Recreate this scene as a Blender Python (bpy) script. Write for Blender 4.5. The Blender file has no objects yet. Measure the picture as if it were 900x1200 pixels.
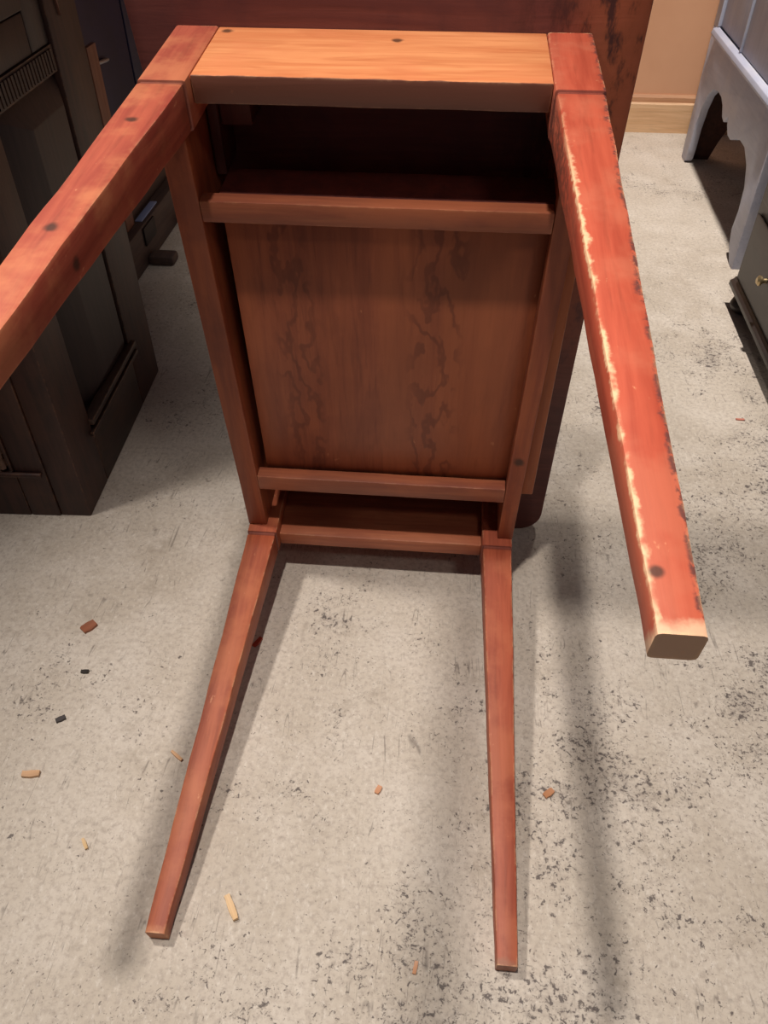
import bpy, bmesh, math, random
from mathutils import Vector, Matrix, noise as mnoise
random.seed(7)
S = bpy.context.scene
COL = S.collection

# ------------------------------------------------------------------ camera
cam_d = bpy.data.cameras.new('camera')
cam = bpy.data.objects.new('camera', cam_d); COL.objects.link(cam); S.camera = cam
cam_d.sensor_fit = 'VERTICAL'; cam_d.sensor_height = 36.0; cam_d.lens = 923.66 * 36.0 / 1200.0
cam_d.clip_start = 0.02
cam.matrix_world = Matrix(((0.99635, -0.05800, 0.06263, 0.08637),
                           (0.08536, 0.67675, -0.73125, -1.06583),
                           (0.00003, 0.73393, 0.67923, 1.01375),
                           (0, 0, 0, 1)))

# ------------------------------------------------------------------ light
w = bpy.data.worlds.new('room_light'); S.world = w; w.use_nodes = True
bg = w.node_tree.nodes['Background']
bg.inputs[0].default_value = (0.59, 0.52, 0.59, 1); bg.inputs[1].default_value = 0.10

def lamp(name, kind, loc, target, energy, color, radius=0.05, angle=90, blend=0.6):
    d = bpy.data.lights.new(name, kind); o = bpy.data.objects.new(name, d); COL.objects.link(o)
    o.location = loc
    o.rotation_euler = (Vector(target) - Vector(loc)).to_track_quat('-Z', 'Y').to_euler()
    d.energy = energy; d.color = color; d.shadow_soft_size = radius
    if kind == 'SPOT':
        d.spot_size = math.radians(angle); d.spot_blend = blend
    return o
WARM = (1.0, 0.915, 0.83)
lamp('ceiling_spot_front', 'SPOT', (-0.13, -0.95, 2.8), (0.42, -0.80, 0), 200, WARM, 0.05, 60, 1.0)
lamp('ceiling_spot_left', 'SPOT', (-0.95, -0.30, 2.4), (0.25, -0.65, 0), 140, WARM, 0.08, 60, 1.0)
lamp('ceiling_spot_right', 'SPOT', (0.62, 1.00, 2.8), (0.92, 1.45, 0.1), 400, WARM, 0.06, 72, 1.0)
lamp('fill_spot_near', 'SPOT', (1.1, -1.95, 2.6), (0.15, 0.0, 0.3), 26, WARM, 0.15, 45, 1.0)  # added fill light, brightens the rails, drawer bottom and feet facing the camera

S.view_settings.view_transform = 'Standard'
S.view_settings.look = 'None'
S.view_settings.gamma = 1.0
S.view_settings.use_curve_mapping = False
S.view_settings.exposure = 0.0

# ------------------------------------------------------------------ material helpers
class NT:
    def __init__(self, name):
        self.m = bpy.data.materials.new(name); self.m.use_nodes = True
        self.t = self.m.node_tree; self.b = self.t.nodes['Principled BSDF']
        self.tc = self.n('ShaderNodeTexCoord')
    def n(self, typ, **kw):
        x = self.t.nodes.new(typ)
        for k, v in kw.items(): setattr(x, k, v)
        return x
    def l(self, a, b): self.t.links.new(a, b)
    def put(self, sock, v):
        if hasattr(v, 'is_output'): self.l(v, sock)
        else: sock.default_value = v
    def map(self, scale=(1, 1, 1), loc=(0, 0, 0), rot=(0, 0, 0), src=None):
        x = self.n('ShaderNodeMapping')
        x.inputs['Scale'].default_value = scale; x.inputs['Location'].default_value = loc
        x.inputs['Rotation'].default_value = rot
        self.l(src or self.tc.outputs['Object'], x.inputs['Vector']); return x.outputs[0]
    def noise(self, vec, scale, detail=4, rough=0.55, dist=0.0):
        x = self.n('ShaderNodeTexNoise'); self.l(vec, x.inputs['Vector'])
        x.inputs['Scale'].default_value = scale; x.inputs['Detail'].default_value = detail
        x.inputs['Roughness'].default_value = rough; x.inputs['Distortion'].default_value = dist
        return x.outputs['Fac']
    def ss(self, v, lo, hi, a=0.0, b=1.0):
        x = self.n('ShaderNodeMapRange', interpolation_type='SMOOTHSTEP')
        self.put(x.inputs['Value'], v)
        x.inputs['From Min'].default_value = lo; x.inputs['From Max'].default_value = hi
        x.inputs['To Min'].default_value = a; x.inputs['To Max'].default_value = b
        return x.outputs['Result']
    def math(self, op, a, b=0.0, c=None):
        x = self.n('ShaderNodeMath', operation=op)
        self.put(x.inputs[0], a); self.put(x.inputs[1], b)
        if c is not None: self.put(x.inputs[2], c)
        return x.outputs[0]
    def mix(self, f, a, b):
        x = self.n('ShaderNodeMix', data_type='RGBA')
        self.put(x.inputs['Factor'], f)
        for s, v in ((x.inputs['A'], a), (x.inputs['B'], b)):
            if hasattr(v, 'is_output'): self.l(v, s)
            else: s.default_value = (*v, 1)
        return x.outputs['Result']
    def sep(self, vec):
        x = self.n('ShaderNodeSeparateXYZ'); self.l(vec, x.inputs[0]); return x.outputs
    def edge(self, radius, lo=0.02, hi=0.25):
        g = self.n('ShaderNodeNewGeometry'); b = self.n('ShaderNodeBevel', samples=4)
        b.inputs['Radius'].default_value = radius
        d = self.n('ShaderNodeVectorMath', operation='DOT_PRODUCT')
        self.l(g.outputs['Normal'], d.inputs[0]); self.l(b.outputs[0], d.inputs[1])
        return self.ss(self.math('SUBTRACT', 1.0, d.outputs['Value']), lo, hi)
    def done(self, color, rough=0.5, height=None, bump=0.2, dist=0.002, metal=0.0, spec=0.4):
        self.put(self.b.inputs['Base Color'], color) if hasattr(color, 'is_output') else setattr(self.b.inputs['Base Color'], 'default_value', (*color, 1))
        self.put(self.b.inputs['Roughness'], rough)
        self.b.inputs['Metallic'].default_value = metal
        self.b.inputs['Specular IOR Level'].default_value = spec
        if height is not None:
            x = self.n('ShaderNodeBump'); x.inputs['Strength'].default_value = bump
            x.inputs['Distance'].default_value = dist
            self.l(height, x.inputs['Height']); self.l(x.outputs[0], self.b.inputs['Normal'])
        return self.m

def srgb(r, g, b):
    f = lambda c: (c / 255 / 12.92) if c <= 10.3 else ((c / 255 + 0.055) / 1.055) ** 2.4
    return (f(r), f(g), f(b))

AX = {'x': (0.07, 1, 1), 'y': (1, 0.07, 1), 'z': (1, 1, 0.07)}
def wood(name, c1, c2, axis, patch=None, patch_amt=0.5, wear=None, wear_amt=0.6, knots=(), rough=0.5,
         figure=0.0, dark=None, seed=0.0, extra=None, gate=None):
    """Grain along one axis; optional blotches of a second colour, worn edges and knots."""
    k = NT(name)
    v = k.map(AX[axis], (seed, seed * 1.7, seed * 0.6))
    g = k.noise(v, 70, 5, 0.6, 0.4)
    g2 = k.noise(v, 190, 3, 0.6)
    col = k.mix(k.ss(g, 0.32, 0.68), c1, c2)
    col = k.mix(k.math('MULTIPLY', k.ss(g2, 0.5, 0.75), 0.35), col, dark or tuple(x * 0.45 for x in c1))
    if figure:
        fv = k.map({'x': (0.22, 1, 1), 'y': (1, 0.22, 1), 'z': (1, 1, 0.22)}[axis], (seed + 3, 1, 2))
        f = k.noise(fv, 5.5, 4, 0.55, 0.3)
        rings = k.math('SINE', k.math('MULTIPLY', f, 95.0))
        col = k.mix(k.math('MULTIPLY', k.ss(rings, 0.35, 1.0), figure), col, dark or tuple(x * 0.45 for x in c1))
    if patch:
        p = k.noise(k.map((1, 1, 1), (seed * 2, 5, 1)), 9, 5, 0.6)
        col = k.mix(k.math('MULTIPLY', k.ss(p, 0.46, 0.62), patch_amt), col, patch)
    if extra: col = extra(k, col)
    if wear:
        e = k.edge(0.0045)
        wn = k.noise(k.map((1, 1, 1)), 55, 4, 0.65)
        wm = k.math('MULTIPLY', e, k.ss(wn, 0.44, 0.60))
        if gate: wm = k.math('MULTIPLY', wm, gate(k))
        col = k.mix(k.math('MULTIPLY', wm, wear_amt), col, wear)
    for (x, y, z, r) in knots:
        d = k.n('ShaderNodeVectorMath', operation='DISTANCE')
        nv = k.n('ShaderNodeVectorMath', operation='ADD')
        nz = k.n('ShaderNodeTexNoise'); nz.inputs['Scale'].default_value = 60
        k.l(k.tc.outputs['Object'], nz.inputs['Vector'])
        sc = k.n('ShaderNodeVectorMath', operation='SCALE'); sc.inputs['Scale'].default_value = r * 0.9
        k.l(nz.outputs['Color'], sc.inputs[0])
        k.l(k.tc.outputs['Object'], nv.inputs[0]); k.l(sc.outputs[0], nv.inputs[1])
        k.l(nv.outputs[0], d.inputs[0]); d.inputs[1].default_value = (x + r * .45, y + r * .45, z + r * .45)
        col = k.mix(k.ss(d.outputs['Value'], r * 0.35, r, 0.85, 0.0), col, (0.035, 0.016, 0.010))
    return k.done(col, rough, g, 0.35, 0.0012)

# ------------------------------------------------------------------ mesh helpers
def tag(o, label=None, cat=None, group=None, kind=None):
    if label: o['label'] = label
    if cat: o['category'] = cat
    if group: o['group'] = group
    if kind: o['kind'] = kind
    return o
def empty(name, loc=(0, 0, 0), rz=0.0):
    o = bpy.data.objects.new(name, None); COL.objects.link(o)
    o.location = loc; o.rotation_euler = (0, 0, rz); o.empty_display_size = 0.1
    return o
def link(name, bm, mat, parent=None, smooth=True):
    bmesh.ops.recalc_face_normals(bm, faces=bm.faces[:])
    me = bpy.data.meshes.new(name); bm.to_mesh(me); bm.free()
    me.materials.append(mat)
    if smooth:
        for p in me.polygons: p.use_smooth = True
        me.set_sharp_from_angle(angle=math.radians(35))
    o = bpy.data.objects.new(name, me); COL.objects.link(o)
    if parent: o.parent = parent
    return o
def hexa(bm, c):
    """c: 8 corners, bottom ring then top ring."""
    v = [bm.verts.new(p) for p in c]
    for f in ((3, 2, 1, 0), (4, 5, 6, 7), (0, 1, 5, 4), (1, 2, 6, 5), (2, 3, 7, 6), (3, 0, 4, 7)):
        bm.faces.new([v[i] for i in f])
    return v
def box(bm, x0, x1, y0, y1, z0, z1):
    return hexa(bm, [(x0, y0, z0), (x1, y0, z0), (x1, y1, z0), (x0, y1, z0),
                     (x0, y0, z1), (x1, y0, z1), (x1, y1, z1), (x0, y1, z1)])
def bev(bm, r, seg=2):
    bmesh.ops.recalc_face_normals(bm, faces=bm.faces[:])
    bmesh.ops.bevel(bm, geom=bm.edges[:], offset=r, segments=seg, affect='EDGES', profile=0.5)
def board(name, x0, x1, y0, y1, z0, z1, mat, parent, r=0.0015, wob=0.0):
    bm = bmesh.new(); box(bm, x0, x1, y0, y1, z0, z1); bev(bm, r)
    if wob: rough_up(bm, wob)
    return link(name, bm, mat, parent)
def rough_up(bm, amt, cuts=7):
    long_e = [e for e in bm.edges if e.calc_length() > 0.1]
    if long_e: bmesh.ops.subdivide_edges(bm, edges=long_e, cuts=cuts, use_grid_fill=True)
    for v in bm.verts:
        v.co += Vector(mnoise.noise_vector(v.co * 22.0)) * amt
def prism(bm, pts, axis, a, b):
    """Extrude a 2D outline between a and b along an axis."""
    def P(q, h):
        return (h, q[0], q[1]) if axis == 'x' else (q[0], h, q[1]) if axis == 'y' else (q[0], q[1], h)
    lo = [bm.verts.new(P(q, a)) for q in pts]; hi = [bm.verts.new(P(q, b)) for q in pts]
    n = len(pts)
    bm.faces.new(lo); bm.faces.new(hi[::-1])
    for i in range(n): bm.faces.new((lo[i], lo[(i + 1) % n], hi[(i + 1) % n], hi[i]))
def lathe(bm, prof, c, seg=20, axis='z'):
    rings = []
    for (r, h) in prof:
        ring = []
        for i in range(seg):
            a = 2 * math.pi * i / seg; x, y = r * math.cos(a), r * math.sin(a)
            ring.append(bm.verts.new((c[0] + x, c[1] + y, c[2] + h) if axis == 'z' else (c[0] + h, c[1] + x, c[2] + y)))
        rings.append(ring)
    for A, B in zip(rings, rings[1:]):
        for i in range(seg): bm.faces.new((A[i], A[(i + 1) % seg], B[(i + 1) % seg], B[i]))
    bm.faces.new(rings[0][::-1]); bm.faces.new(rings[-1])

# ------------------------------------------------------------------ setting
def floor_mat():
    k = NT('worn_painted_concrete')
    o = k.tc.outputs['Object']
    big = k.noise(o, 1.6, 4, 0.6); mid = k.noise(o, 7, 5, 0.65); fine = k.noise(o, 120, 4, 0.7)
    col = k.mix(k.ss(big, 0.35, 0.65), srgb(186, 175, 161), srgb(198, 188, 175))
    col = k.mix(k.ss(mid, 0.40, 0.68, 0, 0.75), col, srgb(208, 199, 188))
    col = k.mix(k.ss(fine, 0.42, 0.72, 0, 0.55), col, srgb(150, 138, 129))
    fib = k.noise(k.map((1, 0.6, 1), (2, 8, 0), (0, 0, 0.7)), 150, 4, 0.7)
    col = k.mix(k.ss(fib, 0.52, 0.70, 0, 0.45), col, srgb(222, 215, 205))
    fib2 = k.noise(k.map((0.6, 1, 1), (6, 1, 0), (0, 0, 0.4)), 130, 4, 0.7)
    col = k.mix(k.ss(fib2, 0.58, 0.72, 0, 0.35), col, srgb(138, 126, 119))
    blot = k.noise(k.map((1, 1, 1), (4, 2, 0)), 14, 6, 0.7)
    col = k.mix(k.ss(blot, 0.56, 0.72, 0, 0.4), col, srgb(150, 138, 124))
    # paint worn through to dark grit, in clusters
    xyz = k.sep(o)
    side = k.ss(k.math('ADD', xyz[0], k.math('MULTIPLY', xyz[1], -0.45)), 0.0, 0.85)
    cl0 = k.noise(k.map((1, 1, 1), (1, 7, 0)), 3.6, 3, 0.6)
    cl1 = k.noise(k.map((1, 1, 1), (5, 1, 0)), 17, 5, 0.7)
    cl = k.math('ADD', k.math('ADD', k.math('MULTIPLY', cl0, 0.5), k.math('MULTIPLY', cl1, 0.5)), k.math('MULTIPLY', side, 0.075))
    dens = k.ss(cl, 0.43, 0.68)
    sp = k.noise(k.map((1, 1, 1)), 135, 5, 0.66, 0.5)
    m1 = k.ss(k.math('ADD', sp, k.math('MULTIPLY', dens, 0.145)), 0.665, 0.735)
    col = k.mix(k.math('MULTIPLY', m1, 0.82), col, srgb(72, 64, 64))
    sp2 = k.noise(k.map((1, 1, 1), (9, 3, 0)), 240, 3, 0.6)
    m2 = k.ss(k.math('ADD', sp2, k.math('MULTIPLY', dens, 0.10)), 0.66, 0.73)
    col = k.mix(k.math('MULTIPLY', m2, 0.6), col, srgb(92, 84, 80))
    # smudges of grey dirt inside the densest clusters
    m3 = k.ss(k.math('ADD', cl, k.math('MULTIPLY', sp, 0.3)), 0.72, 0.84)
    col = k.mix(k.math('MULTIPLY', m3, 0.22), col, srgb(96, 88, 88))
    # scratches
    for ang, sd, sc in ((0.9, 2.0, 26), (-0.5, 6.0, 22), (1.7, 11.0, 30), (0.2, 15.0, 18), (0.6, 19.0, 55), (-0.9, 23.0, 48)):
        s1 = k.noise(k.map((1, 0.10, 1), (sd, sd, 0), (0, 0, ang)), sc, 2, 0.5, 0.5)
        a = k.math('ABSOLUTE', k.math('SUBTRACT', s1, 0.5))
        line = k.ss(a, 0.0, 0.009, 1, 0)
        gate = k.ss(k.noise(k.map((1, 1, 1), (sd, 0, 3)), 10, 4, 0.7), 0.56, 0.66)
        col = k.mix(k.math('MULTIPLY', k.math('MULTIPLY', line, gate), 0.6), col, srgb(96, 88, 84))
    h = k.math('SUBTRACT', k.math('MULTIPLY', fine, 0.5), m1)
    return k.done(col, k.ss(mid, 0.3, 0.7, 0.55, 0.75), h, 0.25, 0.002, spec=0.3)

bm = bmesh.new(); box(bm, -3.2, 3.2, -2.6, 2.33, -0.1, 0.0)
tag(link('floor', bm, floor_mat(), smooth=False), kind='structure')

k = NT('tan_wall_paint')
n = k.noise(k.map(), 3, 4); n2 = k.noise(k.map((1, 1, 1)), 60, 3)
wall_m = k.done(k.mix(k.ss(n, 0.3, 0.7), srgb(203, 153, 120), srgb(210, 161, 128)), 0.6, n2, 0.1)
bm = bmesh.new(); box(bm, -3.2, 3.2, 2.33, 2.45, -0.1, 2.7)
tag(link('wall_back', bm, wall_m, smooth=False), kind='structure')
base_m = wood('pale_pine_board', srgb(222, 184, 145), srgb(206, 164, 124), 'x', seed=1)
bm = bmesh.new(); prism(bm, [(2.31, 0), (2.331, 0), (2.331, 0.108), (2.316, 0.108), (2.31, 0.102)], 'x', -3.2, 3.2)
tag(link('baseboard_back', bm, base_m, smooth=False), kind='structure')
trim_m = wood('tan_trim', srgb(196, 148, 112), srgb(182, 132, 98), 'x', seed=2)
bm = bmesh.new(); prism(bm, [(2.318, 0.108), (2.331, 0.108), (2.331, 0.134), (2.324, 0.134), (2.318, 0.124)], 'x', -3.2, 3.2)
tag(link('trim_1', bm, trim_m, smooth=False), kind='structure')

# ------------------------------------------------------------------ the table
OB = 0.0855
table = empty('table', (0, 0, 0)); table.rotation_euler = (math.radians(90) + math.atan2(0.1147168, 0.9933982), 0, 0)
tag(table, 'red-stained pine table tipped onto one end, underside and four tapered legs toward the viewer', 'table')
W, L, D, SL = 0.4407, 0.739, 0.1336, 0.048
Y = lambda y: y + OB                      # frame coordinate -> table-local
def hw(y): return W / 2 * (1 + 0.0464 * (y - L / 2) / L)

RED, RED2 = srgb(172, 84, 62), srgb(146, 62, 48)
ORG, ORG2 = srgb(180, 92, 56), srgb(160, 76, 46)
BRN, BRN2 = srgb(158, 92, 64), srgb(134, 72, 52)
PALE = srgb(232, 190, 146)

def uv_wear(k, col):
    return col
def leg_mat(name, c1, c2, wear_amt, stripe=None, patch=None, knots=(), seed=0.0, foot=(190, 124, 86)):
    """Leg finish; uv.x runs round the section (corners at whole numbers), uv.y along the leg in metres."""
    def extra(k, col):
        uv = k.sep(k.tc.outputs['UV'])
        if stripe is not None:
            n = k.noise(k.map((1, 1, 1)), 34, 5, 0.7)
            n2 = k.noise(k.map((1, 1, 1), (3, 3, 3)), 120, 3, 0.7)
            c = k.math('ADD', k.math('SUBTRACT', uv[0], stripe), k.math('ADD', k.math('MULTIPLY', k.math('SUBTRACT', n, 0.5), 0.5), k.math('MULTIPLY', k.math('SUBTRACT', n2, 0.5), 0.3)))
            a = k.math('ABSOLUTE', c)
            m = k.math('MULTIPLY', k.ss(k.math('ADD', a, k.math('MULTIPLY', n2, 0.10)), 0.07, 0.19, 1, 0),
                       k.ss(k.math('ADD', uv[1], k.math('MULTIPLY', n, 0.2)), 0.22, 0.5))
            gap = k.ss(k.noise(k.map((1, 1, 0.6), (5, 5, 5)), 30, 4, 0.7), 0.40, 0.52)
            col = k.mix(k.math('MULTIPLY', k.math('MULTIPLY', m, gap), 0.9), col, srgb(226, 186, 146))
            gr = k.math('MULTIPLY', k.math('MULTIPLY', k.ss(uv[0], 1.1, 1.25), k.ss(k.math('ADD', uv[1], k.math('MULTIPLY', n, 0.3)), 0.35, 0.6, 1, 0)), k.ss(n2, 0.36, 0.56))
            col = k.mix(k.math('MULTIPLY', gr, 0.75), col, srgb(88, 52, 42))
            gd = k.math('ADD', uv[0], k.math('MULTIPLY', k.math('SUBTRACT', n, 0.5), 0.5))
            gm = k.math('MULTIPLY', k.ss(k.math('ABSOLUTE', gd), 0.05, 0.16, 1, 0), k.ss(n2, 0.42, 0.55))
            col = k.mix(k.math('MULTIPLY', gm, 0.8), col, srgb(74, 52, 52))
        kl = k.ss(k.math('ABSOLUTE', k.math('SUBTRACT', uv[1], 0.1515)), 0.0022, 0.0045, 0.7, 0)
        col = k.mix(kl, col, srgb(92, 46, 40))
        # bare, grubby end grain and rubbed foot
        n3 = k.noise(k.map((1, 1, 1)), 45, 4, 0.7)
        f = k.ss(k.math('ADD', uv[1], k.math('MULTIPLY', n3, 0.02)), 0.739, 0.748)
        col = k.mix(k.math('MULTIPLY', f, 0.85), col, srgb(*foot))
        # fine pale scuffs
        s = k.noise(k.map((1, 1, 0.5), (7, 1, 2)), 85, 4, 0.75)
        col = k.mix(k.math('MULTIPLY', k.ss(s, 0.66, 0.74), 0.45), col, srgb(224, 160, 118))
        return col
    return wood(name, c1, c2, 'z', patch, 0.55, PALE, wear_amt, knots, 0.55, seed=seed, extra=extra,
                gate=lambda k: k.ss(k.math('ABSOLUTE', k.math('SUBTRACT', k.sep(k.tc.outputs['UV'])[1], 0.152)), 0.008, 0.014))

def leg(sx, y0, sy, ex, ey, dx, dy, mat, parent, name='leg'):
    """Square block, shoulder, then a taper on the inner faces. sx/sy: outward direction of the outer corner."""
    bm = bmesh.new(); uvl = bm.loops.layers.uv.new('UVMap')
    X = hw(y0) * sx
    st = [(0.0, SL, SL, 0), (0.06, SL, SL, 0), (0.1485, SL, SL, 0), (0.1495, SL - .0035, SL - .0035, .0018), (0.1535, SL - .004, SL - .004, .0018), (0.1555, SL - .002, SL - .002, .0008)]
    H = 0.74
    for i in range(1, 23):
        t = i / 22; z = 0.1555 + (H - 0.1555) * t
        st.append((z, SL - .002 + (ex - SL + .002) * t, SL - .002 + (ey - SL + .002) * t, 0.0008 * (1 - t)))
    rings = []
    for (z, a, b, inset) in st:
        kf = max(0.0, (z - 0.1528) / (H - 0.1528))
        ox = X + dx * kf - sx * inset; oy = y0 + dy * kf - sy * inset
        ix = ox - sx * a; iy = oy - sy * b
        r = min(0.0028, a * 0.12)
        x0, x1 = min(ox, ix), max(ox, ix); ya, yb = min(oy, iy), max(oy, iy)
        ring = []
        for ci, (cx, cy, a0) in enumerate(((x1 - r, yb - r, 0), (x0 + r, yb - r, 90), (x0 + r, ya + r, 180), (x1 - r, ya + r, 270))):
            for j in range(3):
                an = math.radians(a0 + 45 * j)
                p = Vector((cx + r * math.cos(an), cy + r * math.sin(an), z))
                if 0.16 < z < 0.735: p += Vector(mnoise.noise_vector(p * 19)) * 0.0011
                ring.append((bm.verts.new((p.x, Y(p.y), p.z)), ci + (j - 1) * 0.09))
        rings.append((z, ring))
    for (za, A), (zb, B) in zip(rings, rings[1:]):
        for i in range(12):
            j = (i + 1) % 12
            f = bm.faces.new((A[i][0], A[j][0], B[j][0], B[i][0]))
            u0 = A[i][1]; u1 = A[j][1] if j else 4 - 0.09
            for lp, (u, v) in zip(f.loops, ((u0, za), (u1, za), (u1, zb), (u0, zb))): lp[uvl].uv = (u, v)
    for (z, R), rev in ((rings[0], True), (rings[-1], False)):
        vs = [q[0] for q in R]
        f = bm.faces.new(vs[::-1] if rev else vs)
        for lp in f.loops: lp[uvl].uv = (0.5, z + (0.05 if not rev else 0))
    return link(name, bm, mat, parent)

m_ul = leg_mat('red_stain_scuffed', RED, RED2, 0.35, None, srgb(200, 126, 86), [(-0.205, Y(.739), .235, .008), (-0.208, Y(.739), .425, .009), (-0.187, Y(.72), .44, .009)], seed=1)
m_ur = leg_mat('red_stain_worn_edge', srgb(184, 84, 60), srgb(160, 66, 46), 0.95, 1.0, srgb(186, 104, 78), [(0.196, Y(.733), .705, .0055)], seed=2, foot=(212, 176, 144))
m_ll = leg_mat('brown_red_stain', srgb(172, 90, 58), srgb(144, 66, 42), 0.8, None, srgb(186, 108, 70), seed=3)
m_lr = leg_mat('brown_red_stain_rubbed', srgb(168, 84, 58), srgb(140, 64, 42), 0.85, None, srgb(180, 102, 70), seed=4, foot=(150, 98, 74))
leg(-1, L, 1, 0.026, 0.024, -.0036, .0038, m_ul, table)
o = leg(1, L, 1, 0.024, 0.0215, -.0102, -.0061, m_ur, table); o['label'] = 'leg with pale worn edge'
leg(-1, 0, -1, 0.024, 0.027, -.0068, 0, m_ll, table)
leg(1, 0, -1, 0.024, 0.027, -.0032, 0, m_lr, table)

# tabletop: rounded slab
def top_extra(k, col):
    xyz = k.sep(k.tc.outputs['Object'])
    n = k.noise(k.map((1, 0.35, 1)), 38, 5, 0.7)
    z = k.math('MULTIPLY', k.ss(xyz[0], 0.10, 0.22), k.ss(xyz[1], 0.45, 0.75))
    m = k.math('MULTIPLY', k.ss(n, 0.42, 0.58), z)
    col = k.mix(k.math('MULTIPLY', m, 0.9), col, srgb(66, 34, 30))
    z2 = k.math('MULTIPLY', k.ss(xyz[0], 0.17, 0.25), k.ss(xyz[1], 0.30, 0.6))
    return k.mix(k.math('MULTIPLY', k.math('MULTIPLY', k.ss(n, 0.50, 0.64, 1, 0), z2), 0.55), col, srgb(176, 92, 56))
m_top = wood('dark_red_underside', srgb(106, 57, 50), srgb(92, 47, 43), 'x', srgb(78, 42, 42), 0.6, srgb(170, 100, 70), 0.4, (), 0.5, seed=5, extra=top_extra)
bm = bmesh.new()
def skew(x, y): return x + (0.040 * (1 - y / 0.85) if x < 0 else 0)
def rrect(x0, x1, y0, y1, r, seg=6):
    pts = []
    for cx, cy, a0 in ((x1 - r, y1 - r, 0), (x0 + r, y1 - r, 90), (x0 + r, y0 + r, 180), (x1 - r, y0 + r, 270)):
        for j in range(seg + 1):
            a = math.radians(a0 + 90 * j / seg); pts.append((cx + r * math.cos(a), cy + r * math.sin(a)))
    return pts
prism(bm, [(skew(*q), q[1]) for q in rrect(-0.279, 0.281, 0.0, Y(0.812), 0.042)], 'z', -0.024, -0.0004)
bmesh.ops.recalc_face_normals(bm, faces=bm.faces[:])
rim = [e for e in bm.edges if abs(e.verts[0].co.z - e.verts[1].co.z) < 1e-6]
bmesh.ops.bevel(bm, geom=rim, offset=0.003, segments=2, affect='EDGES', profile=0.5)
link('tabletop', bm, m_top, table)

# end aprons
def ap_extra(k, col):
    z = k.sep(k.tc.outputs['Object'])[2]
    n = k.noise(k.map(), 60, 3)
    return k.mix(k.ss(k.math('ADD', z, k.math('MULTIPLY', n, 0.003)), 0.1335, 0.1345), col, srgb(112, 68, 54))
m_ap = wood('bare_orange_pine', srgb(222, 148, 98), srgb(204, 124, 78), 'x', srgb(212, 128, 86), 0.5, srgb(240, 190, 140), 0.4, [(0.02, Y(.739), .03, .008), (-.165, Y(.739), .012, .008)], 0.45, figure=0.18, dark=srgb(168, 84, 44), seed=6, extra=ap_extra)
m_ap2_lit = wood('brown_pine_cross_lit', srgb(182, 108, 74), srgb(156, 86, 60), 'x', srgb(150, 80, 56), 0.4, srgb(220, 160, 114), 0.7, (), 0.5, seed=27)  # lower apron: light from above put into a paler copy of the brown pine
m_ap2 = wood('brown_pine_cross', BRN, BRN2, 'x', srgb(172, 96, 62), 0.4, srgb(214, 150, 104), 0.6, (), 0.5, seed=7)
bm = bmesh.new()
def tboard(name, y0, y1, z0, z1, ina, inb, mat, r=0.0016, wob=0.0006):
    """Crosswise board between the long sides, ends following the slightly splayed frame."""
    bm = bmesh.new()
    hexa(bm, [(-hw(y0) + ina, Y(y0), z0), (hw(y0) - inb, Y(y0), z0), (hw(y1) - inb, Y(y1), z0), (-hw(y1) + ina, Y(y1), z0),
              (-hw(y0) + ina, Y(y0), z1), (hw(y0) - inb, Y(y0), z1), (hw(y1) - inb, Y(y1), z1), (-hw(y1) + ina, Y(y1), z1)])
    bev(bm, r)
    if wob: rough_up(bm, wob)
    return link(name, bm, mat, table)
o = tboard('end_apron', L - 0.0275, L - 0.0005, 0, D, SL + .0004, SL + .0004, m_ap); o['label'] = 'bright orange bare-wood end apron'
tboard('end_apron', 0.0005, 0.027, 0, D, SL + .0004, SL + .0004, m_ap2_lit)
# long sides
m_sd = wood('brown_pine_long', srgb(156, 82, 50), srgb(130, 64, 42), 'y', srgb(112, 54, 38), 0.5, srgb(200, 130, 90), 0.45, [(0.205, Y(.225), .134, .011)], 0.5, seed=8)
def lboard(name, s, y0, y1, z0, z1, out, thick, mat, r=0.0016, wob=0.0006):
    bm = bmesh.new()
    f = lambda y, d: s * (hw(y) - d)
    a, b = out, out + thick
    hexa(bm, [(f(y0, a), Y(y0), z0), (f(y0, b), Y(y0), z0), (f(y1, b), Y(y1), z0), (f(y1, a), Y(y1), z0),
              (f(y0, a), Y(y0), z1), (f(y0, b), Y(y0), z1), (f(y1, b), Y(y1), z1), (f(y1, a), Y(y1), z1)])
    bev(bm, r)
    if wob: rough_up(bm, wob)
    return link(name, bm, mat, table)
lboard('side_apron', -1, SL + .0004, L - SL - .0004, 0, D, 0.0006, 0.030, m_sd)
lboard('lower_drawer_rail', 1, SL + .0004, L - SL - .0004, 0.1135, D, 0.0006, 0.024, m_sd)
lboard('upper_drawer_rail', 1, SL + .0004, L - SL - .0004, 0, 0.014, 0.0006, 0.024, m_sd)
lboard('drawer_opening_cheek', 1, 0.615, L - SL - .0004, 0.0145, 0.113, 0.0006, 0.024, m_sd)
lboard('drawer_opening_cheek', 1, SL + .0004, 0.128, 0.0145, 0.113, 0.0006, 0.024, m_sd)
# runners under the drawer
tboard('drawer_runner', 0.583, 0.608, 0.1132, D + 0.0006, 0.0309, 0.0250, m_ap2)
tboard('drawer_runner', 0.1355, 0.1646, 0.1132, D + 0.0006, 0.0309, 0.0250, m_ap2)
# guide blocks inside the left end
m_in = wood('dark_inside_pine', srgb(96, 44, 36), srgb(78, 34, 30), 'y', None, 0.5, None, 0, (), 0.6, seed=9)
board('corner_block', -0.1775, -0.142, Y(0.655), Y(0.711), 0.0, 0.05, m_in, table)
board('guide_cleat', -0.1905, -0.1785, Y(0.60), Y(0.688), 0.0, 0.055, m_in, table)
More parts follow.
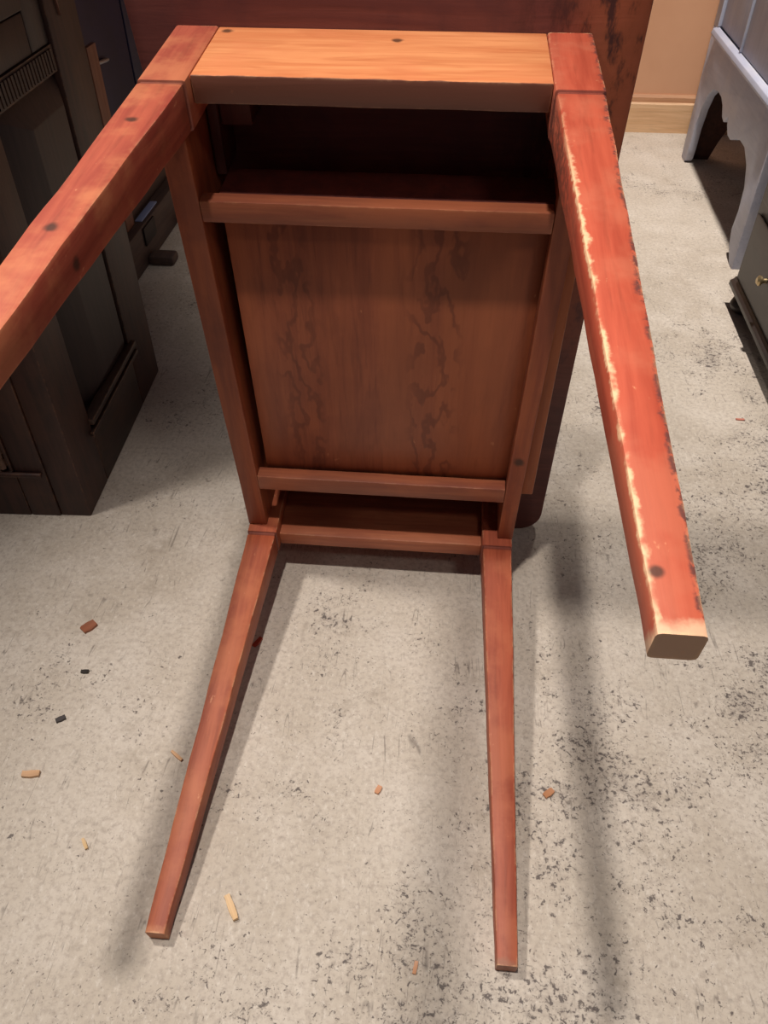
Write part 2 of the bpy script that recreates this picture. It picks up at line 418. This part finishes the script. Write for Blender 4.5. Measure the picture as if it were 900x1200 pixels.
# drawer, slid a little out to the right
dr = bpy.data.objects.new('drawer', None); COL.objects.link(dr); dr.parent = table; dr.empty_display_size = 0.05
def bot_extra(k, col):
    xyz = k.sep(k.tc.outputs['Object'])
    st = k.noise(k.map((1, 0.01, 1), (2, 0, 0)), 16, 2, 0.5)
    col = k.mix(k.ss(st, 0.42, 0.60, 0, 0.55), col, srgb(168, 94, 58))
    xa = k.math('ADD', xyz[0], k.math('MULTIPLY', k.math('SUBTRACT', k.noise(k.map((1, 1, 1), (4, 4, 4)), 9, 4, 0.6), 0.5), 0.05))
    zz = k.math('ADD', k.noise(k.map((1, 0.45, 1), (8, 2, 1)), 12, 4, 0.6), k.math('MULTIPLY', xa, 3.0))
    line = k.ss(k.math('SINE', k.math('MULTIPLY', zz, 42.0)), 0.2, 1.0)
    for cx, wd in ((-0.105, 0.035), (0.075, 0.045)):
        zone = k.ss(k.math('ABSOLUTE', k.math('SUBTRACT', xa, cx)), wd * 0.4, wd, 1, 0)
        col = k.mix(k.math('MULTIPLY', k.math('MULTIPLY', line, zone), 0.55), col, srgb(98, 46, 32))
    sc = k.noise(k.map((1, 0.5, 1), (1, 2, 3), (0, 0, 0.6)), 60, 3, 0.7)
    return k.mix(k.ss(sc, 0.70, 0.76, 0, 0.5), col, srgb(190, 124, 84))
m_bot = wood('drawer_bottom_pine', srgb(158, 86, 56), srgb(138, 72, 48), 'y', srgb(124, 62, 42), 0.35, None, 0, (), 0.42, figure=0.12, dark=srgb(78, 32, 22), seed=10, extra=bot_extra)
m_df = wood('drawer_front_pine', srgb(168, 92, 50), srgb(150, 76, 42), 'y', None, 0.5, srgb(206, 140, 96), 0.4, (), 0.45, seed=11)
def dboard(name, *a, **kw):
    o = board(name, *a, dr, **kw); return o
dboard('drawer_front', 0.2155, 0.237, Y(0.1345), Y(0.608), 0.018, 0.1125, m_df)
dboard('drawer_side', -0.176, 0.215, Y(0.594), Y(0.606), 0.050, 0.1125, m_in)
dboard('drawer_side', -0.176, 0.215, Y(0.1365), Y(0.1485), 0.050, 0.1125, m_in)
dboard('drawer_back', -0.176, -0.164, Y(0.149), Y(0.5935), 0.050, 0.0995, m_df)
dboard('drawer_bottom', -0.1755, 0.215, Y(0.149), Y(0.5935), 0.100, 0.1095, m_bot, r=0.001)

# ------------------------------------------------------------------ dark panelled cabinet, left
ch = empty('cabinet', (-0.555, -0.033, 0), math.radians(2.3))
tag(ch, 'tall dark brown panelled cabinet with carved moulding, left of the tipped table', 'cabinet')
m_ch = wood('dark_brown_oak', srgb(66, 40, 34), srgb(46, 29, 26), 'z', srgb(78, 49, 36), 0.45, srgb(150, 104, 74), 0.95, (), 0.5, seed=12)
m_chx = wood('dark_brown_oak_rail', srgb(60, 42, 34), srgb(44, 31, 28), 'y', srgb(76, 52, 40), 0.45, srgb(152, 108, 78), 0.95, (), 0.5, seed=13)
m_chp = wood('dark_panel_oak', srgb(50, 33, 33), srgb(38, 26, 28), 'z', None, 0.45, srgb(104, 74, 56), 0.5, (), 0.5, seed=14)
HC = 1.25
def cb(name, *a, mat=m_ch, r=0.003): return board(name, *a, mat, ch, r=r)
# local: x<=0 leftwards, y 0..0.50 depth, z up
cb('carcass', -0.95, -0.075, 0.02, 0.495, 0.05, HC, mat=m_chp)
cb('corner_post', -0.056, 0, 0, 0.1045, 0, 0.664)
cb('corner_post', -0.058, 0, 0.3655, 0.50, 0, HC)
cb('corner_post', -0.95, -0.895, 0, 0.50, 0, HC)
cb('bottom_rail', -0.056, 0.000, 0.105, 0.365, 0, 0.125, mat=m_chx)
# raised and fielded panel: wide bevels round a flat field
bm = bmesh.new()
fi = [(-0.002, 0.215, 0.168), (-0.002, 0.352, 0.168), (-0.002, 0.352, 0.618), (-0.002, 0.215, 0.618)]
fo = [(-0.030, 0.110, 0.126), (-0.012, 0.365, 0.126), (-0.012, 0.365, 0.664), (-0.030, 0.110, 0.664)]
bk_ = [(-0.074, q[1], q[2]) for q in fo]
va, vb, vc = [[bm.verts.new(q) for q in r] for r in (fi, fo, bk_)]
bm.faces.new(va); bm.faces.new(vc[::-1])
for A, B in ((va, vb), (vb, vc)):
    for i in range(4): bm.faces.new((A[i], B[i], B[(i + 1) % 4], A[(i + 1) % 4]))
bev(bm, 0.002)
link('panel', bm, m_chp, ch)
cb('moulding', -0.012, 0.010, 0.098, 0.384, 0.139, 0.1515, mat=m_chx)
cb('moulding', 0.0005, 0.008, 0.090, 0.388, 0.118, 0.128, mat=m_chx, r=0.002)
bm = bmesh.new(); box(bm, -0.074, -0.004, 0.0, 0.365, 0.665, 0.704)
link('carved_band', bm, m_chx, ch, smooth=False)
for i in range(29):
    y = 0.008 + i * 0.0122
    b2 = bmesh.new(); prism(b2, [(y, 0.669), (y + .0075, 0.669), (y + .0045, 0.700), (y - .003, 0.700)], 'x', -0.0045, -0.001)
    link('carved_flute', b2, m_chp, ch, smooth=False)
cb('upper_board', -0.074, -0.006, 0.0, 0.292, 0.7045, 0.762, mat=m_chp, r=0.004)
cb('upper_board', -0.074, -0.006, 0.293, 0.365, 0.7045, HC, mat=m_chp, r=0.004)
cb('upper_board', -0.074, -0.002, 0.0, 0.292, 0.7635, HC, mat=m_chp, r=0.004)
m_strip = wood('brown_strip', srgb(120, 80, 66), srgb(100, 66, 56), 'z', None, .5, None, 0, (), 0.5, seed=15)
bm = bmesh.new(); prism(bm, [(0.396, 0.80), (0.414, 0.735), (0.414, 1.2), (0.396, 1.2)], 'x', 0.0, 0.004)
link('wedge_strip', bm, m_strip, ch, smooth=False)
# front (toward the viewer): frame and sunk panel with a twisted moulding
cb('front_stile', -0.112, -0.0565, -0.002, 0.02, 0.0, 0.70)
cb('front_stile', -0.894, -0.80, -0.002, 0.02, 0, HC)
cb('front_rail', -0.7995, -0.1125, -0.002, 0.02, 0.0, 0.104)
cb('front_panel', -0.7995, -0.155, 0.012, 0.02, 0.1045, HC, mat=m_chp)
cb('moulding', -0.119, -0.1125, -0.005, 0.012, 0.108, 0.70, r=0.002)
cb('moulding', -0.165, -0.062, -0.010, -0.002, 0.098, 0.107, r=0.003)
bm = bmesh.new()
seg, nz = 10, 90
prev = None
for i in range(nz + 1):
    z = 0.112 + i * (0.588 / nz); ring = []
    for j in range(seg):
        a = 2 * math.pi * j / seg; rr = 0.0085 * (1 + 0.28 * math.cos(2 * a - z * 260))
        ring.append(bm.verts.new((-0.133 + rr * math.cos(a), 0.005 + rr * math.sin(a), z)))
    if prev:
        for j in range(seg): bm.faces.new((prev[j], prev[(j + 1) % seg], ring[(j + 1) % seg], ring[j]))
    else: bm.faces.new(ring[::-1])
    prev = ring
bm.faces.new(prev)
link('rope_moulding', bm, wood('rubbed_rope', srgb(120, 92, 74), srgb(96, 70, 58), 'z', seed=16), ch)

# ------------------------------------------------------------------ navy cupboard behind it with its low sledge base
nv = empty('cupboard', (-0.765, 0.50, 0))
tag(nv, 'dark navy cupboard on a low brown base, behind the brown panelled cabinet', 'cupboard')
k = NT('navy_paint'); nn = k.noise(k.map(), 8, 4)
m_nv = k.done(k.mix(k.ss(nn, .3, .7), srgb(22, 22, 54), srgb(28, 28, 66)), 0.5)
m_bs = wood('grey_brown_base', srgb(92, 74, 66), srgb(76, 60, 56), 'y', None, .5, srgb(120, 98, 84), 0.5, (), 0.6, seed=17)
board('body', -0.80, -0.07, 0.07, 1.25, 0.19, 1.5, m_nv, nv, r=0.006)
board('door', -0.0695, -0.05, 0.09, 0.80, 0.22, 1.45, m_nv, nv, r=0.004)
board('door', -0.0695, -0.05, 0.81, 1.23, 0.22, 1.45, m_nv, nv, r=0.004)
board('base_board', -0.04, 0.0, 0.03, 1.25, 0.0, 0.11, m_bs, nv, r=0.004)
board('base_top', -0.80, -0.041, 0.03, 1.25, 0.0, 0.1895, m_bs, nv, r=0.004)
for y in (0.50, 0.80):
    board('foot', -0.002 + 0.0025, 0.075, y, y + 0.055, 0.0, 0.028, m_bs, nv, r=0.01)
m_nt = wood('mortise_shade', srgb(40, 26, 26), srgb(34, 22, 22), 'y', seed=18)
board('mortise_shade_patch', 0.0005, 0.006, 0.505, 0.60, 0.055, 0.105, m_nt, nv, r=0.002)  # solid dark patch, its colour stands for the shade inside a mortise
k = NT('dull_steel'); m_st = k.done((0.45, 0.45, 0.5), 0.35, metal=1.0)
bm = bmesh.new(); lathe(bm, [(0.004, -0.04), (0.005, -0.03), (0.005, 0.03), (0.004, 0.04)], (0, 0, 0), 10)
o = link('door_pull', bm, m_st, nv); o.location = (-0.043, 0.585, 0.50); o.rotation_euler = (math.radians(84), 0, 0)
bm = bmesh.new(); box(bm, -0.006, 0.006, -0.029, 0.029, 0.0, 0.445); bev(bm, 0.002)
o = link('plank', bm, wood('offcut_plank', srgb(150, 104, 84), srgb(130, 88, 70), 'z', seed=19))
o.location = (-0.795, 0.995, 0.111)
tag(o, 'narrow light brown plank standing against the navy cupboard', 'plank')
k = NT('pale_blue_card'); m_pb = k.done(srgb(150, 165, 205), 0.6)
bm = bmesh.new(); box(bm, -0.010, 0.010, -0.07, 0.07, 0, 0.004); bev(bm, 0.001)
o = link('card', bm, m_pb); o.location = (-0.784, 1.11, 0.1105)
tag(o, 'pale blue card lying on the low base of the navy cupboard', 'card')

# ------------------------------------------------------------------ blue-grey cabinet, right
bl = empty('sideboard', (0.923, 2.05, 0), math.radians(-2.2))
tag(bl, 'blue-grey painted cabinet on scalloped bracket feet, against the back wall at right', 'cabinet')
def blue(name, axis, seed):
    return wood(name, srgb(176, 180, 198), srgb(166, 170, 190), axis, srgb(186, 186, 198), 0.5, srgb(222, 216, 216), 0.8, (), 0.5, dark=srgb(150, 152, 170), seed=seed)
m_bz, m_by = blue('blue_grey_paint', 'z', 20), blue('blue_grey_paint_rail', 'y', 21)
m_bk = wood('brown_back_board', srgb(84, 50, 40), srgb(70, 42, 34), 'y', seed=22)
BW = 0.93                     # local: front at x=0, y from 0 (far end) to -BW, body to +x
bm = bmesh.new()
prof = [(0, 0), (0.0, 0.42), (-BW, 0.42), (-BW, 0.0), (-0.895, 0.0), (-0.845, 0.035), (-0.825, 0.075), (-0.835, 0.13), (-0.825, 0.19), (-0.785, 0.235), (-0.72, 0.262),
        (-0.66, 0.262), (-0.61, 0.250), (-0.56, 0.232), (-0.52, 0.232), (-0.487, 0.25), (-0.475, 0.272), (-0.455, 0.262), (-0.435, 0.245), (-0.405, 0.25), (-0.375, 0.275), (-0.335, 0.288), (-0.28, 0.29),
        (-0.215, 0.28), (-0.155, 0.245), (-0.115, 0.19), (-0.09, 0.12), (-0.085, 0.05), (-0.075, 0.018), (-0.055, 0.0)]
prism(bm, prof, 'x', 0.0, 0.026)
bmesh.ops.recalc_face_normals(bm, faces=bm.faces[:])
bmesh.ops.bevel(bm, geom=[e for e in bm.edges if abs(e.verts[0].co.x - e.verts[1].co.x) < 1e-6], offset=0.003, segments=2, affect='EDGES', profile=0.5)
link('scalloped_apron', bm, m_by, bl)
board('body', 0.0265, 0.42, -BW, 0, 0.30, 0.95, m_bz, bl, r=0.004)
bm = bmesh.new(); prism(bm, [(-0.016, 0.405), (-0.02, 0.413), (-0.016, 0.425), (0.0, 0.4325), (0.0, 0.40)], 'y', -BW - .002, -0.075); bev(bm, 0.0015)
link('base_moulding', bm, m_by, bl)
board('corner_stile', 0.0, 0.026, -0.082, 0, 0.4205, 0.95, m_bz, bl, r=0.003)
board('pilaster', 0.004, 0.026, -0.42, -0.0825, 0.433, 0.95, m_bz, bl, r=0.003)
board('door', 0.000, 0.026, -BW, -0.4305, 0.433, 0.95, m_bz, bl, r=0.003)
for y in (-0.088, -0.4253):
    board('bead', -0.007, 0.012, y - 0.0045, y + 0.0045, 0.433, 0.95, m_bz, bl, r=0.003)
for (x0, y0) in ((0.027, -0.026), (0.027, -BW)):
    bm = bmesh.new()
    prism(bm, [(x0, 0), (0.09, 0), (0.11, 0.06), (0.16, 0.17), (0.21, 0.24), (0.27, 0.17), (0.33, 0.06), (0.35, 0), (0.42, 0), (0.42, 0.2995), (x0, 0.2995)], 'y', y0, y0 + 0.026)
    link('side_bracket', bm, m_bk, bl, smooth=False)
board('back_board', 0.40, 0.42, -BW + .027, -0.027, 0.05, 0.2995, m_bk, bl)

# ------------------------------------------------------------------ black chest, right edge
bk = empty('chest', (0.824, 0.914, 0), math.radians(-1.5))
tag(bk, 'black chest with moulded base and bun feet, nearest at the right edge', 'chest')
def black(name, axis, seed):
    return wood(name, srgb(44, 38, 37), srgb(35, 31, 31), axis, srgb(52, 45, 43), 0.4, srgb(112, 100, 88), 0.7, (), 0.45, seed=seed)
m_kz, m_ky = black('black_paint', 'z', 23), black('black_paint_rail', 'y', 24)
KW = 0.80
board('body', 0.008, 0.46, -KW, 0.0, 0.075, 0.80, m_kz, bk, r=0.003)
bm = bmesh.new(); prism(bm, [(-0.004, 0.052), (0.46, 0.052), (0.46, 0.0745), (0.008, 0.0745), (0.004, 0.068), (-0.004, 0.064)], 'y', -KW - .008, 0.008); bev(bm, 0.002)
link('base_moulding', bm, m_ky, bk)
for z0, z1 in ((0.088, 0.252), (0.282, 0.52), (0.55, 0.785)):
    d = board('drawer', 0.001, 0.0075, -KW + 0.02, -0.02, z0, z1, m_ky, bk, r=0.004)
    for y in (-0.215, -KW + 0.215):
        bm = bmesh.new(); lathe(bm, [(0.006, 0.001), (0.006, -0.006), (0.011, -0.010), (0.012, -0.015), (0.007, -0.020)], (0, y, (z0 + z1) / 2), 14, 'x')
        kb = link('knob', bm, NT('brass_knob').done(srgb(190, 170, 130), 0.35, metal=0.8), d)
for x in (0.035, 0.42):
    for y in (-0.035, -KW + 0.035):
        bm = bmesh.new(); lathe(bm, [(0.016, 0.0), (0.030, 0.006), (0.034, 0.018), (0.030, 0.030), (0.022, 0.036), (0.028, 0.042), (0.030, 0.0515)], (x, y, 0), 20)
        link('bun_foot', bm, m_kz, bk)

# ------------------------------------------------------------------ wood chips and crumbs on the floor
chip_m = {}
def chip(x, y, a, ln, wd, th, col, label, cat='wood chip', group=None, name='wood_chip', curl=0.15):
    key = col
    if key not in chip_m:
        chip_m[key] = wood('chip_wood', srgb(*col), tuple(v * 0.8 for v in srgb(*col)), 'x', seed=len(chip_m) + 30)
    bm = bmesh.new(); rnd = random.Random(label)
    n = 6; lo = []; hi = []
    for i in range(n + 1):
        t = i / n - 0.5; z = curl * ln * (t * t)
        e = wd * (0.5 - 0.28 * abs(t) * rnd.uniform(0.2, 1.2))
        e2 = wd * (0.5 - 0.28 * abs(t) * rnd.uniform(0.2, 1.2))
        lo.append([bm.verts.new((t * ln, -e, z)), bm.verts.new((t * ln, e2, z))])
        hi.append([bm.verts.new((t * ln, -e * .92, z + th)), bm.verts.new((t * ln, e2 * .92, z + th))])
    for i in range(n):
        bm.faces.new((lo[i][0], lo[i + 1][0], lo[i + 1][1], lo[i][1])); bm.faces.new((hi[i][0], hi[i][1], hi[i + 1][1], hi[i + 1][0]))
        for s in (0, 1): bm.faces.new((lo[i][s], lo[i + 1][s], hi[i + 1][s], hi[i][s]))
    for i in (0, n): bm.faces.new((lo[i][0], lo[i][1], hi[i][1], hi[i][0]))
    o = link(name, bm, chip_m[key], smooth=False)
    o.location = (x, y, 0.0003); o.rotation_euler = (0, 0, a)
    tag(o, label, cat, group)
    return o
G = 'wood chips scattered on the floor'
chip(-.464, -.292, 0.9, .024, .020, .003, (150, 92, 66), 'brown square wood chip on the floor left of the table legs', group=G)
chip(-.450, -.553, 0.15, .024, .011, .004, (206, 164, 126), 'pale orange wood chip on the floor by the left edge of the photo', group=G)
chip(-.340, -.642, -0.9, .016, .005, .003, (214, 180, 132), 'tiny straw-coloured sliver on the floor left of the lower left foot', group=G)
chip(-.132, -.704, -1.0, .032, .009, .005, (222, 186, 140), 'long pale wood sliver on the floor beside the lower left foot', group=G)
chip(.033, -.535, 1.2, .012, .008, .003, (204, 148, 112), 'small orange wood chip on the floor midway between the lower legs', group=G)
chip(.265, -.520, 0.7, .016, .010, .003, (178, 124, 88), 'small tan wood chip on the floor right of the lower right leg', group=G)
chip(-.256, -.508, -0.6, .022, .005, .003, (216, 170, 128), 'thin pale sliver on the floor touching the lower left leg', group=G)
chip(.096, -.751, 1.4, .014, .005, .003, (206, 150, 112), 'thin orange sliver on the floor left of the lower right foot', group=G)
chip(-.183, -.300, 1.1, .020, .008, .003, (170, 70, 52), 'red-brown chip on the floor in the shadow of the lower left leg', group=G)
chip(.736, .384, 0.0, .018, .006, .002, (206, 130, 112), 'small pinkish chip on the floor in front of the black chest', group=G)
chip(-.438, -.379, 0.1, .012, .007, .003, (44, 38, 36), 'small black crumb on the floor below the brown square chip', 'crumb', name='crumb')
chip(-.443, -.464, 0.6, .014, .009, .003, (66, 60, 60), 'dark grey crumb on the floor above the pale orange chip', 'crumb', name='crumb')
